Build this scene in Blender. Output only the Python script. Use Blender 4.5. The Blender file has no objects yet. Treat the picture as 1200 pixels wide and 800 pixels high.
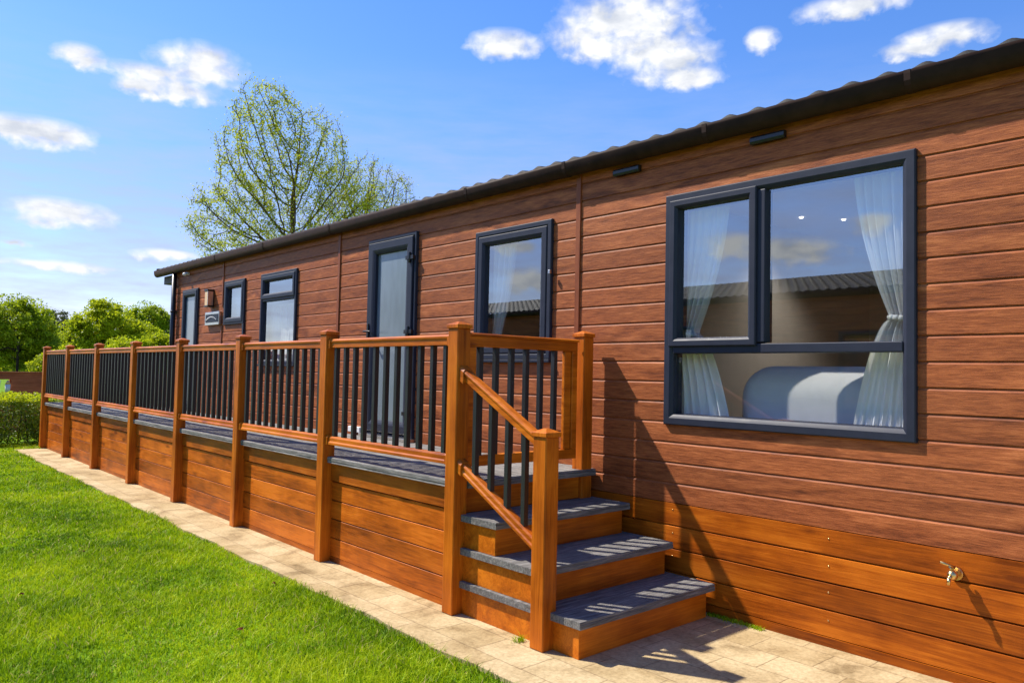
import bpy, bmesh, math, random
import numpy as np
from mathutils import Vector, Matrix
random.seed(7); rng = np.random.default_rng(7)
sc = bpy.context.scene; COL = sc.collection
R = math.radians

# ------------------------------------------------------------------ helpers
class MB:
    def __init__(s): s.v=[]; s.f=[]; s.sm=[]
    def add(s, vs, fs, smooth=False):
        n=len(s.v); s.v+= [tuple(v) for v in vs]
        for f in fs: s.f.append(tuple(i+n for i in f)); s.sm.append(smooth)
    def box(s,x0,x1,y0,y1,z0,z1):
        s.add([(x0,y0,z0),(x1,y0,z0),(x1,y1,z0),(x0,y1,z0),(x0,y0,z1),(x1,y0,z1),(x1,y1,z1),(x0,y1,z1)],
              [(0,3,2,1),(4,5,6,7),(0,1,5,4),(1,2,6,5),(2,3,7,6),(3,0,4,7)])
    def sweep(s, prof, a, b, up=(0,0,1), smooth=False):
        """extrude a closed (side,up) profile from a to b"""
        a=Vector(a); b=Vector(b); d=(b-a).normalized(); side=d.cross(Vector(up)).normalized(); u=side.cross(d)
        n=len(prof); vs=[a+side*p+u*q for p,q in prof]+[b+side*p+u*q for p,q in prof]
        fs=[(i,(i+1)%n,n+(i+1)%n,n+i) for i in range(n)]+[tuple(range(n-1,-1,-1)),tuple(range(n,2*n))]
        s.add(vs,fs,smooth)
    def sweepx(s, prof, a, b, plumb=True):
        """like sweep along Y/Z sloping line but ends cut plumb (profile up = world z)"""
        a=Vector(a); b=Vector(b); d=(b-a); h=Vector((d.x,d.y,0)).normalized(); side=h.cross(Vector((0,0,1)))
        n=len(prof); vs=[a+side*p+Vector((0,0,q)) for p,q in prof]+[b+side*p+Vector((0,0,q)) for p,q in prof]
        fs=[(i,(i+1)%n,n+(i+1)%n,n+i) for i in range(n)]+[tuple(range(n-1,-1,-1)),tuple(range(n,2*n))]
        s.add(vs,fs)
    def tube(s, a, b, r0, r1=None, n=10, smooth=True, cap=True):
        if r1 is None: r1=r0
        a=Vector(a); b=Vector(b); d=(b-a).normalized()
        t=Vector((0,0,1)) if abs(d.z)<.9 else Vector((1,0,0)); p=d.cross(t).normalized(); q=d.cross(p)
        vs=[a+(p*math.cos(2*math.pi*i/n)+q*math.sin(2*math.pi*i/n))*r0 for i in range(n)]+[b+(p*math.cos(2*math.pi*i/n)+q*math.sin(2*math.pi*i/n))*r1 for i in range(n)]
        s.add(vs,[(i,n+i,n+(i+1)%n,(i+1)%n) for i in range(n)],smooth)
        if cap: s.add(vs,[tuple(range(n)),tuple(range(2*n-1,n-1,-1))])
    def ball(s,c,r,sx=1,sy=1,sz=1,n=8,m=6):
        vs=[];fs=[]
        for j in range(m+1):
            t=math.pi*j/m
            for i in range(n):
                p=2*math.pi*i/n; vs.append((c[0]+r*sx*math.sin(t)*math.cos(p),c[1]+r*sy*math.sin(t)*math.sin(p),c[2]+r*sz*math.cos(t)))
        for j in range(m):
            for i in range(n): fs.append((j*n+i,(j+1)*n+i,(j+1)*n+(i+1)%n,j*n+(i+1)%n))
        s.add(vs,fs,True)
    def build(s,name,mat,parent=None,bevel=0,loc=None,fixn=False,seg=2):
        me=bpy.data.meshes.new(name); me.from_pydata(s.v,[],s.f)
        me.polygons.foreach_set('use_smooth',s.sm)
        if mat: me.materials.append(mat)
        bm=bmesh.new(); bm.from_mesh(me)
        bmesh.ops.remove_doubles(bm,verts=bm.verts,dist=1e-5)
        if fixn: bmesh.ops.recalc_face_normals(bm,faces=bm.faces)
        bm.to_mesh(me); bm.free(); me.update()
        o=bpy.data.objects.new(name,me); COL.objects.link(o)
        if bevel:
            m=o.modifiers.new('bevel','BEVEL'); m.width=bevel; m.segments=seg; m.limit_method='ANGLE'; m.angle_limit=R(35)
        if parent is not None: par(o,parent)
        if loc:
            L=Vector(loc)
            me.transform(Matrix.Translation(-L)); o.location=L if parent is None else L-world_loc(parent)
        return o
def world_loc(o):
    L=Vector(o.location)
    while o.parent: o=o.parent; L=L+Vector(o.location)
    return L
def par(o,p):
    # meshes are written in world coordinates; cancel the parent's location
    o.parent=p
    o.matrix_parent_inverse=Matrix.Identity(4)
    o.location=-world_loc(p)
def tag(o,label=None,cat=None,group=None,kind=None):
    if label: o['label']=label
    if cat: o['category']=cat
    if group: o['group']=group
    if kind: o['kind']=kind
    return o
def thing(name,label,cat,loc,group=None):
    o=bpy.data.objects.new(name,None); COL.objects.link(o); o.location=loc; o.empty_display_size=.2
    return tag(o,label,cat,group)
def npmesh(name,V,F,mat,parent=None,smooth=False,nv=4):
    me=bpy.data.meshes.new(name); me.vertices.add(len(V)); me.vertices.foreach_set('co',np.asarray(V,np.float32).ravel())
    F=np.asarray(F,np.int32); k=F.shape[1]
    me.loops.add(F.size); me.loops.foreach_set('vertex_index',F.ravel())
    me.polygons.add(len(F)); me.polygons.foreach_set('loop_start',np.arange(0,F.size,k,dtype=np.int32))
    me.polygons.foreach_set('loop_total',np.full(len(F),k,np.int32))
    if smooth: me.polygons.foreach_set('use_smooth',np.ones(len(F),bool))
    me.update(calc_edges=True); me.validate()
    me.materials.append(mat); o=bpy.data.objects.new(name,me); COL.objects.link(o)
    if parent is not None: par(o,parent)
    return o

# ------------------------------------------------------------------ materials
class N:
    def __init__(s,name):
        s.m=bpy.data.materials.new(name); s.m.use_nodes=True; s.t=s.m.node_tree; s.t.nodes.clear()
        s.out=s.n('ShaderNodeOutputMaterial')
    def n(s,ty,**k):
        x=s.t.nodes.new(ty)
        for a,b in k.items():
            if a.startswith('i_'):
                x.inputs[int(a[2:]) if a[2:].isdigit() else a[2:].replace('_',' ')].default_value=b
            else: setattr(x,a,b)
        return x
    def l(s,a,b): s.t.links.new(a,b)
    def math(s,op,a,b=None,c=None):
        x=s.n('ShaderNodeMath',operation=op)
        for i,v in enumerate((a,b,c)):
            if v is None: continue
            if isinstance(v,(int,float)): x.inputs[i].default_value=v
            else: s.l(v,x.inputs[i])
        return x.outputs[0]
    def pos(s): return s.n('ShaderNodeNewGeometry').outputs['Position']
    def scale(s,vec,sc,loc=(0,0,0)):
        x=s.n('ShaderNodeMapping'); x.inputs['Scale'].default_value=sc; x.inputs['Location'].default_value=loc; s.l(vec,x.inputs['Vector']); return x.outputs[0]
    def noise(s,vec,scale=1,detail=3,rough=.5,dist=0):
        x=s.n('ShaderNodeTexNoise'); x.inputs['Scale'].default_value=scale; x.inputs['Detail'].default_value=detail; x.inputs['Roughness'].default_value=rough; x.inputs['Distortion'].default_value=dist
        s.l(vec,x.inputs['Vector']); return x.outputs['Fac']
    def ramp(s,fac,stops):
        x=s.n('ShaderNodeValToRGB'); e=x.color_ramp.elements
        while len(e)<len(stops): e.new(.5)
        for k,(p,c) in enumerate(stops): e[k].position=p; e[k].color=(*c,1) if len(c)==3 else c
        s.l(fac,x.inputs[0]); return x.outputs[0]
    def mix(s,fac,a,b,blend='MIX'):
        x=s.n('ShaderNodeMix',data_type='RGBA',blend_type=blend)
        for i,v in ((0,fac),(6,a),(7,b)):
            if isinstance(v,(int,float)): x.inputs[i].default_value=v
            elif isinstance(v,tuple): x.inputs[i].default_value=(*v,1)
            else: s.l(v,x.inputs[i])
        return x.outputs[2]
    def bsdf(s,col,rough=.5,spec=.5,metal=0,bump=None,bs=.3,bd=.01,coat=0):
        b=s.n('ShaderNodeBsdfPrincipled'); b.inputs['Metallic'].default_value=metal
        b.inputs['Specular IOR Level'].default_value=spec; b.inputs['Coat Weight'].default_value=coat; b.inputs['Coat Roughness'].default_value=.25
        if isinstance(col,tuple): b.inputs['Base Color'].default_value=(*col,1)
        else: s.l(col,b.inputs['Base Color'])
        if isinstance(rough,(int,float)): b.inputs['Roughness'].default_value=rough
        else: s.l(rough,b.inputs['Roughness'])
        if bump is not None:
            u=s.n('ShaderNodeBump'); u.inputs['Strength'].default_value=bs; u.inputs['Distance'].default_value=bd
            s.l(bump,u.inputs['Height']); s.l(u.outputs[0],b.inputs['Normal'])
        s.l(b.outputs[0],s.out.inputs[0]); return b

def wood(name,cols,axis,stretch=14,row=None,rough=.42,bs=.25,fine=1.0,coat=.0,spec=.25,contrast=1.0):
    """grain runs along axis; row=(z0,pitch) gives each board its own figure"""
    n=N(name); p=n.pos(); sx=[1,1,1]; sx[axis]=1/stretch
    oi=n.n('ShaderNodeObjectInfo').outputs['Random']
    off=n.n('ShaderNodeCombineXYZ')
    a=n.math('MULTIPLY',oi,37.)
    val=None
    if row:
        sep=n.n('ShaderNodeSeparateXYZ'); n.l(p,sep.inputs[0])
        r=n.math('FLOOR',n.math('DIVIDE',n.math('SUBTRACT',sep.outputs[2],row[0]),row[1]))
        wn=n.n('ShaderNodeTexWhiteNoise',noise_dimensions='1D'); n.l(r,wn.inputs['W'])
        a=n.math('ADD',a,n.math('MULTIPLY',wn.outputs[0],23.)); val=wn.outputs[0]
    for k in range(3): n.l(a,off.inputs[k])
    va=n.n('ShaderNodeVectorMath',operation='ADD'); n.l(p,va.inputs[0]); n.l(off.outputs[0],va.inputs[1])
    v=n.scale(va.outputs[0],tuple(sx))
    big=n.noise(v,7,4,.55,1.2); mid=n.noise(v,26,5,.6,1.8); fi=n.noise(n.scale(va.outputs[0],tuple(1 if i!=axis else 1/(stretch*2.2) for i in range(3))),150*fine,3,.6)
    blotch=n.noise(va.outputs[0],2.2,4,.55)
    s_=n.math('ADD',n.math('MULTIPLY',big,.45),n.math('MULTIPLY',mid,.33)); s_=n.math('ADD',s_,n.math('MULTIPLY',fi,.22))
    s_=n.math('ADD',s_,n.math('MULTIPLY',n.math('SUBTRACT',blotch,.5),.45))
    w=.12/contrast
    vo=n.n('ShaderNodeTexVoronoi'); vo.inputs['Scale'].default_value=1.; ks=[9,9,9]; ks[axis]=2.6; n.l(n.scale(va.outputs[0],tuple(ks)),vo.inputs['Vector'])
    sr=n.n('ShaderNodeSeparateXYZ'); n.l(vo.outputs['Color'],sr.inputs[0])
    kn=n.math('MULTIPLY',n.math('SUBTRACT',1.,n.math('MINIMUM',n.math('DIVIDE',vo.outputs['Distance'],.26),1.)),n.math('GREATER_THAN',sr.outputs[0],.80))
    s_=n.math('SUBTRACT',s_,n.math('MULTIPLY',kn,.24))
    col=n.ramp(s_,[(.5-w*1.3,cols[0]),(.5,cols[1]),(.5+w,cols[2])])
    if val is not None:
        f=n.math('ADD',n.math('MULTIPLY',val,.34),.83); cc=n.n('ShaderNodeCombineXYZ'); [n.l(f,cc.inputs[k]) for k in range(3)]
        col=n.mix(1.0,col,cc.outputs[0],'MULTIPLY')
    ro=n.math('ADD',n.math('MULTIPLY',mid,.25),rough-.12)
    n.bsdf(col,ro,spec,bump=n.math('ADD',n.math('MULTIPLY',mid,.7),n.math('MULTIPLY',fi,.5)),bs=bs,bd=.006,coat=coat)
    return n.m
def cladding_mat():
    """foil-textured reddish cladding boards with embossed oak figure"""
    n=N('cladding_wood'); p=n.pos(); sep=n.n('ShaderNodeSeparateXYZ'); n.l(p,sep.inputs[0])
    r=n.math('FLOOR',n.math('DIVIDE',n.math('SUBTRACT',sep.outputs[2],.635),.1310))
    wn=n.n('ShaderNodeTexWhiteNoise',noise_dimensions='1D'); n.l(r,wn.inputs['W'])
    off=n.n('ShaderNodeCombineXYZ'); n.l(n.math('MULTIPLY',wn.outputs[0],31),off.inputs[1]); n.l(n.math('MULTIPLY',wn.outputs[0],5),off.inputs[2])
    va=n.n('ShaderNodeVectorMath',operation='ADD'); n.l(p,va.inputs[0]); n.l(off.outputs[0],va.inputs[1]); q=va.outputs[0]
    warp=n.noise(n.scale(q,(1,.45,1)),2.3,3,.5)
    s2=n.n('ShaderNodeSeparateXYZ'); n.l(q,s2.inputs[0])
    # flame figure: rings of z warped by slow noise along y
    ph=n.math('ADD',n.math('MULTIPLY',s2.outputs[2],42.),n.math('MULTIPLY',warp,26.))
    ph=n.math('ADD',ph,n.math('MULTIPLY',n.noise(n.scale(q,(1,.12,1)),30,3,.6),3.2))
    fig=n.math('ADD',n.math('MULTIPLY',n.math('SINE',ph),.5),.5)
    gate=n.ramp(n.noise(n.scale(q,(1,.6,1)),1.5,2,.5),[(.47,(0,0,0)),(.62,(1,1,1))])
    fi=n.noise(n.scale(q,(1,.06,1)),210,4,.75); mid=n.noise(n.scale(q,(1,.1,1)),24,4,.6,1.)
    spk=n.noise(n.scale(q,(1,.09,1)),85,4,.7)
    base=n.math('ADD',n.math('MULTIPLY',fi,.42),n.math('MULTIPLY',mid,.20)); base=n.math('ADD',base,n.math('MULTIPLY',spk,.38))
    figm=n.math('MULTIPLY',n.math('SUBTRACT',fig,.5),n.math('MULTIPLY',gate,.15))
    s_=n.math('ADD',base,figm)
    col=n.ramp(s_,[(.345,(.11,.027,.008)),(.455,(.245,.064,.018)),(.55,(.36,.102,.029)),(.65,(.49,.158,.050))])
    f=n.math('ADD',n.math('MULTIPLY',wn.outputs[0],.22),.89); cc=n.n('ShaderNodeCombineXYZ'); [n.l(f,cc.inputs[k]) for k in range(3)]
    col=n.mix(1.,col,cc.outputs[0],'MULTIPLY')
    dust=n.ramp(n.noise(n.scale(p,(1,.35,1)),1.3,4,.6),[(.45,(0,0,0)),(.75,(1,1,1))])
    col=n.mix(n.math('MULTIPLY',dust,.10),col,(.36,.19,.09))
    n.bsdf(col,n.math('ADD',n.math('MULTIPLY',mid,.2),.45),.22,bump=n.math('ADD',n.math('MULTIPLY',fi,.6),n.math('ADD',n.math('MULTIPLY',mid,.5),n.math('MULTIPLY',figm,2.5))),bs=.5,bd=.005)
    return n.m
OR0,OR1,OR2=(.21,.040,.002),(.48,.113,.005),(.68,.19,.010)
M={}
M['clad']=cladding_mat()
M['skirt']=wood('skirt_wood',[(.14,.027,.002),(.34,.075,.003),(.50,.130,.007)],1,16,row=(.05,.1465),rough=.4)
M['panel']=wood('deck_panel_wood',[(.17,.033,.002),(.42,.094,.004),(.60,.155,.010)],1,12,row=(.043,.1405),rough=.42)
M['woodz']=wood('orange_wood_upright',[OR0,OR1,OR2],2,16,rough=.40,bs=.12,contrast=.85)
M['woody']=wood('orange_wood_rail',[OR0,OR1,OR2],1,16,rough=.38,bs=.12,contrast=.85)
M['woodx']=wood('orange_wood_cross',[OR0,OR1,OR2],0,16,rough=.38,bs=.12,contrast=.85)
M['trim']=wood('brown_trim',[(.16,.042,.014),(.23,.062,.022),(.29,.085,.03)],2,10,rough=.5,bs=.1)
M['fence']=wood('fence_wood',[(.26,.06,.025),(.42,.11,.045),(.52,.16,.07)],0,12,row=(0,.14),rough=.6)
def plain(name,col,rough=.5,spec=.5,metal=0,var=.12,vs=9,bs=.05,coat=0):
    n=N(name); f=n.noise(n.pos(),vs,4,.6)
    c=n.ramp(f,[(.3,tuple(x*(1-var) for x in col)),(.7,tuple(min(1,x*(1+var)) for x in col))])
    n.bsdf(c,n.math('ADD',n.math('MULTIPLY',f,.16),rough-.08),spec,metal,bump=n.noise(n.pos(),220,2,.5),bs=bs,bd=.002,coat=coat); return n.m
M['frame']=plain('anthracite_frame',(.019,.023,.040),.5,.3)
M['baluster']=plain('black_metal',(.018,.019,.022),.42,.5)
M['gutter']=plain('dark_gutter',(.030,.015,.010),.62,.12,var=.3)
M['tile']=plain('roof_tile',(.019,.018,.018),.65,.2,var=.35,vs=14,bs=.4)
M['black']=plain('black_plastic',(.012,.012,.014),.35)
M['white']=plain('white_paint',(.75,.75,.73),.5,var=.04)
M['cream']=plain('interior_wall',(.50,.45,.40),.8,.2,var=.04)
M['ceil']=plain('interior_ceiling',(.78,.77,.74),.8,.2,var=.03)
M['carpet']=plain('interior_floor',(.25,.21,.17),.9,.1)
M['brass']=plain('brass',(.72,.50,.22),.28,.5,1.,var=.25,vs=60)
M['steel']=plain('brushed_steel',(.62,.60,.56),.3,.5,1.,var=.15)
M['sofa']=plain('sofa_fabric',(.66,.65,.66),.85,.2,var=.05,bs=.3)
M['soffit']=plain('soffit_board',(.06,.045,.036),.6)
def composite(axis,g_=1.):
    n=N('composite_board_'+'xyz'[axis]); p=n.pos(); sx=[1,1,1]; sx[axis]=.06
    v=n.scale(p,tuple(sx)); a=n.noise(v,60,4,.65,.6); b=n.noise(v,190,3,.6); c=n.noise(p,3,4,.6)
    s_=n.math('ADD',n.math('MULTIPLY',a,.5),n.math('ADD',n.math('MULTIPLY',b,.3),n.math('MULTIPLY',c,.2)))
    col=n.ramp(s_,[(.36,(.055*g_,.053*g_,.050*g_)),(.5,(.12*g_,.114*g_,.107*g_)),(.62,(.21*g_,.20*g_,.187*g_))])
    sp=n.n('ShaderNodeSeparateXYZ'); n.l(p,sp.inputs[0]); o=sp.outputs[1 if axis==0 else 0]
    g=n.math('SINE',n.math('MULTIPLY',o,2*math.pi/.0125))
    n.bsdf(col,.75,.05,bump=n.math('ADD',n.math('MULTIPLY',g,.25),n.math('ADD',n.math('MULTIPLY',a,1.2),b)),bs=.7,bd=.003); return n.m
M['compx']=composite(0,1.35); M['compy']=composite(1,1.7)  # deck boards paler than treads: grazing sun sheen put into the base colour
def glass(name,refl,tint=(.80,.86,.86)):
    n=N(name); g=n.n('ShaderNodeBsdfGlossy'); g.inputs['Roughness'].default_value=.004; g.inputs['Color'].default_value=(.93,.97,1,1)
    u=n.n('ShaderNodeBump'); u.inputs['Strength'].default_value=.04; u.inputs['Distance'].default_value=.004
    n.l(n.noise(n.pos(),1.6,1,.4),u.inputs['Height']); n.l(u.outputs[0],g.inputs['Normal'])
    t=n.n('ShaderNodeBsdfTransparent'); t.inputs['Color'].default_value=(*tint,1)
    fr=n.n('ShaderNodeFresnel'); fr.inputs[0].default_value=1.5
    bf=n.n('ShaderNodeNewGeometry').outputs['Backfacing']
    f=n.math('MULTIPLY',n.math('MINIMUM',n.math('ADD',fr.outputs[0],refl),1.),n.math('SUBTRACT',1.,bf))
    mx=n.n('ShaderNodeMixShader'); n.l(f,mx.inputs[0]); n.l(t.outputs[0],mx.inputs[1]); n.l(g.outputs[0],mx.inputs[2]); n.l(mx.outputs[0],n.out.inputs[0]); return n.m
M['glass']=glass('window_glass',.27,(.95,.97,.97))
M['glass_clear']=glass('low_window_glass',.05,(.97,.98,.98))
def frosted():
    n=N('frosted_glass'); v=n.noise(n.scale(n.pos(),(1,1,.3)),14,3,.5)
    c=n.ramp(v,[(.3,(.17,.21,.24)),(.7,(.20,.245,.28))])
    n.bsdf(c,.16,1.0,bump=n.noise(n.pos(),55,2,.5),bs=.06,bd=.003); return n.m
M['frost']=frosted()
def sheer(name,col=(.86,.86,.88)):
    n=N(name); d=n.n('ShaderNodeBsdfDiffuse'); d.inputs[0].default_value=(*col,1)
    t=n.n('ShaderNodeBsdfTranslucent'); t.inputs[0].default_value=(*col,1); mx=n.n('ShaderNodeMixShader'); mx.inputs[0].default_value=.25
    n.l(d.outputs[0],mx.inputs[1]); n.l(t.outputs[0],mx.inputs[2])
    weave=n.noise(n.scale(n.pos(),(1,1,.2)),90,2,.5)
    tr=n.n('ShaderNodeBsdfTransparent'); m2=n.n('ShaderNodeMixShader'); n.l(n.math('MULTIPLY',weave,.01),m2.inputs[0]); n.l(mx.outputs[0],m2.inputs[1]); n.l(tr.outputs[0],m2.inputs[2])
    n.l(m2.outputs[0],n.out.inputs[0]); return n.m
M['sheer']=sheer('sheer_curtain',(.94,.94,.94))
def leafmat(name,c0,c1,trans=.5,scale=1.2):
    n=N(name); gi=n.n('ShaderNodeNewGeometry'); rp=gi.outputs['Random Per Island']
    cl=n.noise(gi.outputs['Position'],scale,3,.5)
    f=n.math('ADD',n.math('MULTIPLY',rp,.55),n.math('MULTIPLY',n.math('SUBTRACT',cl,.28),1.1))
    col=n.ramp(f,[(.1,c0),(.85,c1)])
    d=n.n('ShaderNodeBsdfPrincipled'); d.inputs['Roughness'].default_value=.5; d.inputs['Specular IOR Level'].default_value=.25; n.l(col,d.inputs['Base Color'])
    t=n.n('ShaderNodeBsdfTranslucent'); tc=n.mix(.35,col,(.45,.5,.02)); n.l(tc,t.inputs[0])
    mx=n.n('ShaderNodeMixShader'); mx.inputs[0].default_value=trans; n.l(d.outputs[0],mx.inputs[1]); n.l(t.outputs[0],mx.inputs[2]); n.l(mx.outputs[0],n.out.inputs[0]); return n.m
M['leaf_spring']=leafmat('spring_leaf',(.26,.31,.02),(.52,.55,.04),.55)
M['leaf_lime']=leafmat('lime_leaf',(.22,.31,.006),(.60,.62,.012),.55,.5)
M['leaf_green']=leafmat('green_leaf',(.11,.19,.006),(.42,.50,.014),.5,.6)
M['leaf_dark']=leafmat('conifer_needle',(.03,.045,.02),(.08,.09,.04),.2)
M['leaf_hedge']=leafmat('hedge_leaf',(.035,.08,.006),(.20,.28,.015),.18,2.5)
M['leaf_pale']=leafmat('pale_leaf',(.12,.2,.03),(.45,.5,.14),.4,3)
M['bark']=plain('tree_bark',(.13,.085,.045),.9,.1,var=.4,vs=12,bs=.6)
M['bark_dark']=plain('dark_bark',(.035,.026,.018),.9,.1,var=.4,vs=12,bs=.6)
def grassmat():
    n=N('grass_blade'); gi=n.n('ShaderNodeNewGeometry'); rp=gi.outputs['Random Per Island']
    big=n.noise(gi.outputs['Position'],.9,4,.6); md=n.noise(gi.outputs['Position'],5,3,.6)
    f=n.math('ADD',n.math('MULTIPLY',rp,.62),n.math('ADD',n.math('MULTIPLY',n.math('SUBTRACT',big,.5),2.1),n.math('MULTIPLY',n.math('SUBTRACT',md,.5),.9)))
    f=n.math('ADD',f,.20)
    col=n.ramp(f,[(.05,(.10,.20,.003)),(.42,(.28,.43,.004)),(.9,(.52,.60,.014))])
    dry=n.math('GREATER_THAN',rp,.96); col=n.mix(dry,col,(.55,.45,.16))
    d=n.n('ShaderNodeBsdfPrincipled'); d.inputs['Roughness'].default_value=.55; d.inputs['Specular IOR Level'].default_value=.15; n.l(col,d.inputs['Base Color'])
    t=n.n('ShaderNodeBsdfTranslucent'); n.l(col,t.inputs[0])
    mx=n.n('ShaderNodeMixShader'); mx.inputs[0].default_value=.4; n.l(d.outputs[0],mx.inputs[1]); n.l(t.outputs[0],mx.inputs[2]); n.l(mx.outputs[0],n.out.inputs[0]); return n.m
M['grass']=grassmat()
def groundmat():
    n=N('lawn_ground'); p=n.pos(); a=n.noise(p,.9,4,.6); b=n.noise(p,60,3,.6); c=n.noise(p,5,3,.6)
    s_=n.math('ADD',n.math('MULTIPLY',a,.4),n.math('ADD',n.math('MULTIPLY',b,.35),n.math('MULTIPLY',c,.25)))
    col=n.ramp(s_,[(.35,(.05,.11,.003)),(.52,(.13,.25,.004)),(.68,(.24,.36,.008))])
    n.bsdf(col,.9,.1,bump=b,bs=.8,bd=.02); return n.m
M['ground']=groundmat()
def pavemat():
    n=N('stone_paving'); p=n.pos()
    v=n.scale(p,(1,1,1),(-.03,.07,0)); rot=n.n('ShaderNodeMapping'); rot.inputs['Rotation'].default_value=(0,0,R(90)); n.l(v,rot.inputs[0])
    wv=n.n('ShaderNodeVectorMath',operation='ADD'); n.l(rot.outputs[0],wv.inputs[0])
    nz=n.n('ShaderNodeTexNoise'); nz.inputs['Scale'].default_value=9; nz.inputs['Detail'].default_value=3; n.l(p,nz.inputs['Vector'])
    sub=n.n('ShaderNodeVectorMath',operation='MULTIPLY_ADD'); n.l(nz.outputs['Color'],sub.inputs[0]); sub.inputs[1].default_value=(.012,.012,0); sub.inputs[2].default_value=(-.006,-.006,0)
    n.l(sub.outputs[0],wv.inputs[1])
    br=n.n('ShaderNodeTexBrick'); n.l(wv.outputs[0],br.inputs['Vector'])
    br.inputs['Scale'].default_value=1; br.inputs['Brick Width'].default_value=.36; br.inputs['Row Height'].default_value=.235; br.inputs['Mortar Size'].default_value=.0035; br.inputs['Mortar Smooth'].default_value=.35
    br.inputs['Color1'].default_value=(.45,.345,.185,1); br.inputs['Color2'].default_value=(.55,.44,.26,1); br.inputs['Mortar'].default_value=(.34,.25,.14,1); br.offset=.5
    st=n.noise(p,3.2,5,.65,.4); fi=n.noise(p,46,4,.7)
    c=n.mix(1.,br.outputs[0],n.ramp(st,[(.32,(.50,.45,.38)),(.46,(.86,.82,.76)),(.58,(1.03,1.02,1.))]),'MULTIPLY')
    c=n.mix(1.,c,n.ramp(fi,[(.32,(.74,.72,.68)),(.6,(1.06,1.05,1.03))]),'MULTIPLY')
    h=n.math('ADD',n.math('MULTIPLY',br.outputs['Fac'],-1.1),n.math('ADD',n.math('MULTIPLY',fi,.35),n.math('MULTIPLY',st,1.2)))
    n.bsdf(c,.85,.2,bump=h,bs=.6,bd=.006); return n.m
M['pave']=pavemat()
def emis(name,col,s):
    n=N(name); e=n.n('ShaderNodeEmission'); e.inputs[0].default_value=(*col,1); e.inputs[1].default_value=s; n.l(e.outputs[0],n.out.inputs[0]); return n.m
M['lamp']=emis('downlight_glow',(1,.93,.82),2.5)
M['amber']=plain('amber_glass',(.80,.50,.20),.2,var=.1)

# ------------------------------------------------------------------ ground
g=MB(); S=700; g.add([(-S,-S,-.022),(S,-S,-.022),(S,S,-.022),(-S,S,-.022)],[(0,1,2,3)])
tag(g.build('ground',M['ground']),kind='structure')
g=MB()
# flush stone strip round the deck and lodge, edge slightly wavy
ys=np.arange(-3,15.35,.15); L=[];Rr=[]
for i,y in enumerate(ys): L.append((2.47+.012*math.sin(y*5.1)+.008*math.sin(y*13),y,0)); Rr.append((4.35,y,0))
n_=len(ys); g.add(L+Rr+[(v[0],v[1],-.05) for v in L]+[(v[0],v[1],-.05) for v in Rr],
  [(i,n_+i,n_+i+1,i+1) for i in range(n_-1)]+[(i,i+1,2*n_+i+1,2*n_+i) for i in range(n_-1)]+[(0,2*n_,3*n_,n_),(n_-1,2*n_-1,4*n_-1,3*n_-1)])
tag(g.build('path',M['pave']),kind='structure')

# ------------------------------------------------------------------ grass blades (one uncountable mass)
def blades(x,y,h,w,z0=-.022):
    n=len(x); a=rng.uniform(0,2*np.pi,n); lean=rng.normal(0,.85,n); la=rng.uniform(0,2*np.pi,n)
    hh=h*rng.uniform(.55,1.25,n); dx,dy=np.cos(a)*w/2,np.sin(a)*w/2; bx,by=np.cos(la)*np.abs(lean)*hh,np.sin(la)*np.abs(lean)*hh
    V=np.zeros((n,5,3)); z=np.full(n,z0)
    V[:,0]=np.c_[x-dx,y-dy,z]; V[:,1]=np.c_[x+dx,y+dy,z]
    V[:,2]=np.c_[x+dx*.8+bx*.35,y+dy*.8+by*.35,z+hh*.55]; V[:,3]=np.c_[x-dx*.8+bx*.35,y-dy*.8+by*.35,z+hh*.55]
    V[:,4]=np.c_[x+bx*1.1,y+by*1.1,z+hh*.95]
    b=np.arange(n)[:,None]*5
    return V.reshape(-1,3),np.concatenate([b+[0,1,2],b+[0,2,3],b+[3,2,4]])
def lawn():
    VS=[];FS=[];o=0
    for (y0,y1,dens,h,w) in [(1.6,4.2,9500,.046,.0050),(4.2,6.5,8600,.046,.0056),(6.5,9.5,5200,.048,.008),(9.5,13,3000,.042,.010),(13,16.6,1700,.045,.014),(16.6,24,500,.05,.02)]:
        xa=-.25+.10*y0-.5; xb=2.475 if y1<15 else (2.475 if y0<13.1 else 8)
        if y0>=13: xb=3.6
        n=int((xb-xa)*(y1-y0)*dens); x=rng.uniform(xa,xb,n); y=rng.uniform(y0,y1,n)
        keep=(x<2.475+.012*np.sin(y*5.1)+.008*np.sin(y*13)+rng.normal(0,.012,n))|(y>15.25); keep&=(x>.12*y-.75)
        if y0>=16: keep&=(y>17.2)
        x,y=x[keep],y[keep]
        hum=.8+.45*np.sin(x*2.3+y*1.1)*np.sin(y*2.9-x*.8)+rng.normal(0,.06,len(x))
        V,F=blades(x,y,h*np.clip(hum,.5,1.4),w); VS.append(V);FS.append(F+o);o+=len(V)
    ob=npmesh('grass',np.concatenate(VS),np.concatenate(FS),M['grass'])
    tag(ob,'short bright green mown lawn growing beside the stone strip','grass',kind='stuff')
lawn()

# ------------------------------------------------------------------ holiday lodge
WX=4.132
lodge=thing('holiday_lodge','long single storey holiday lodge clad in reddish brown boards with dark framed windows','lodge',(6.2,5.5,0))
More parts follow.
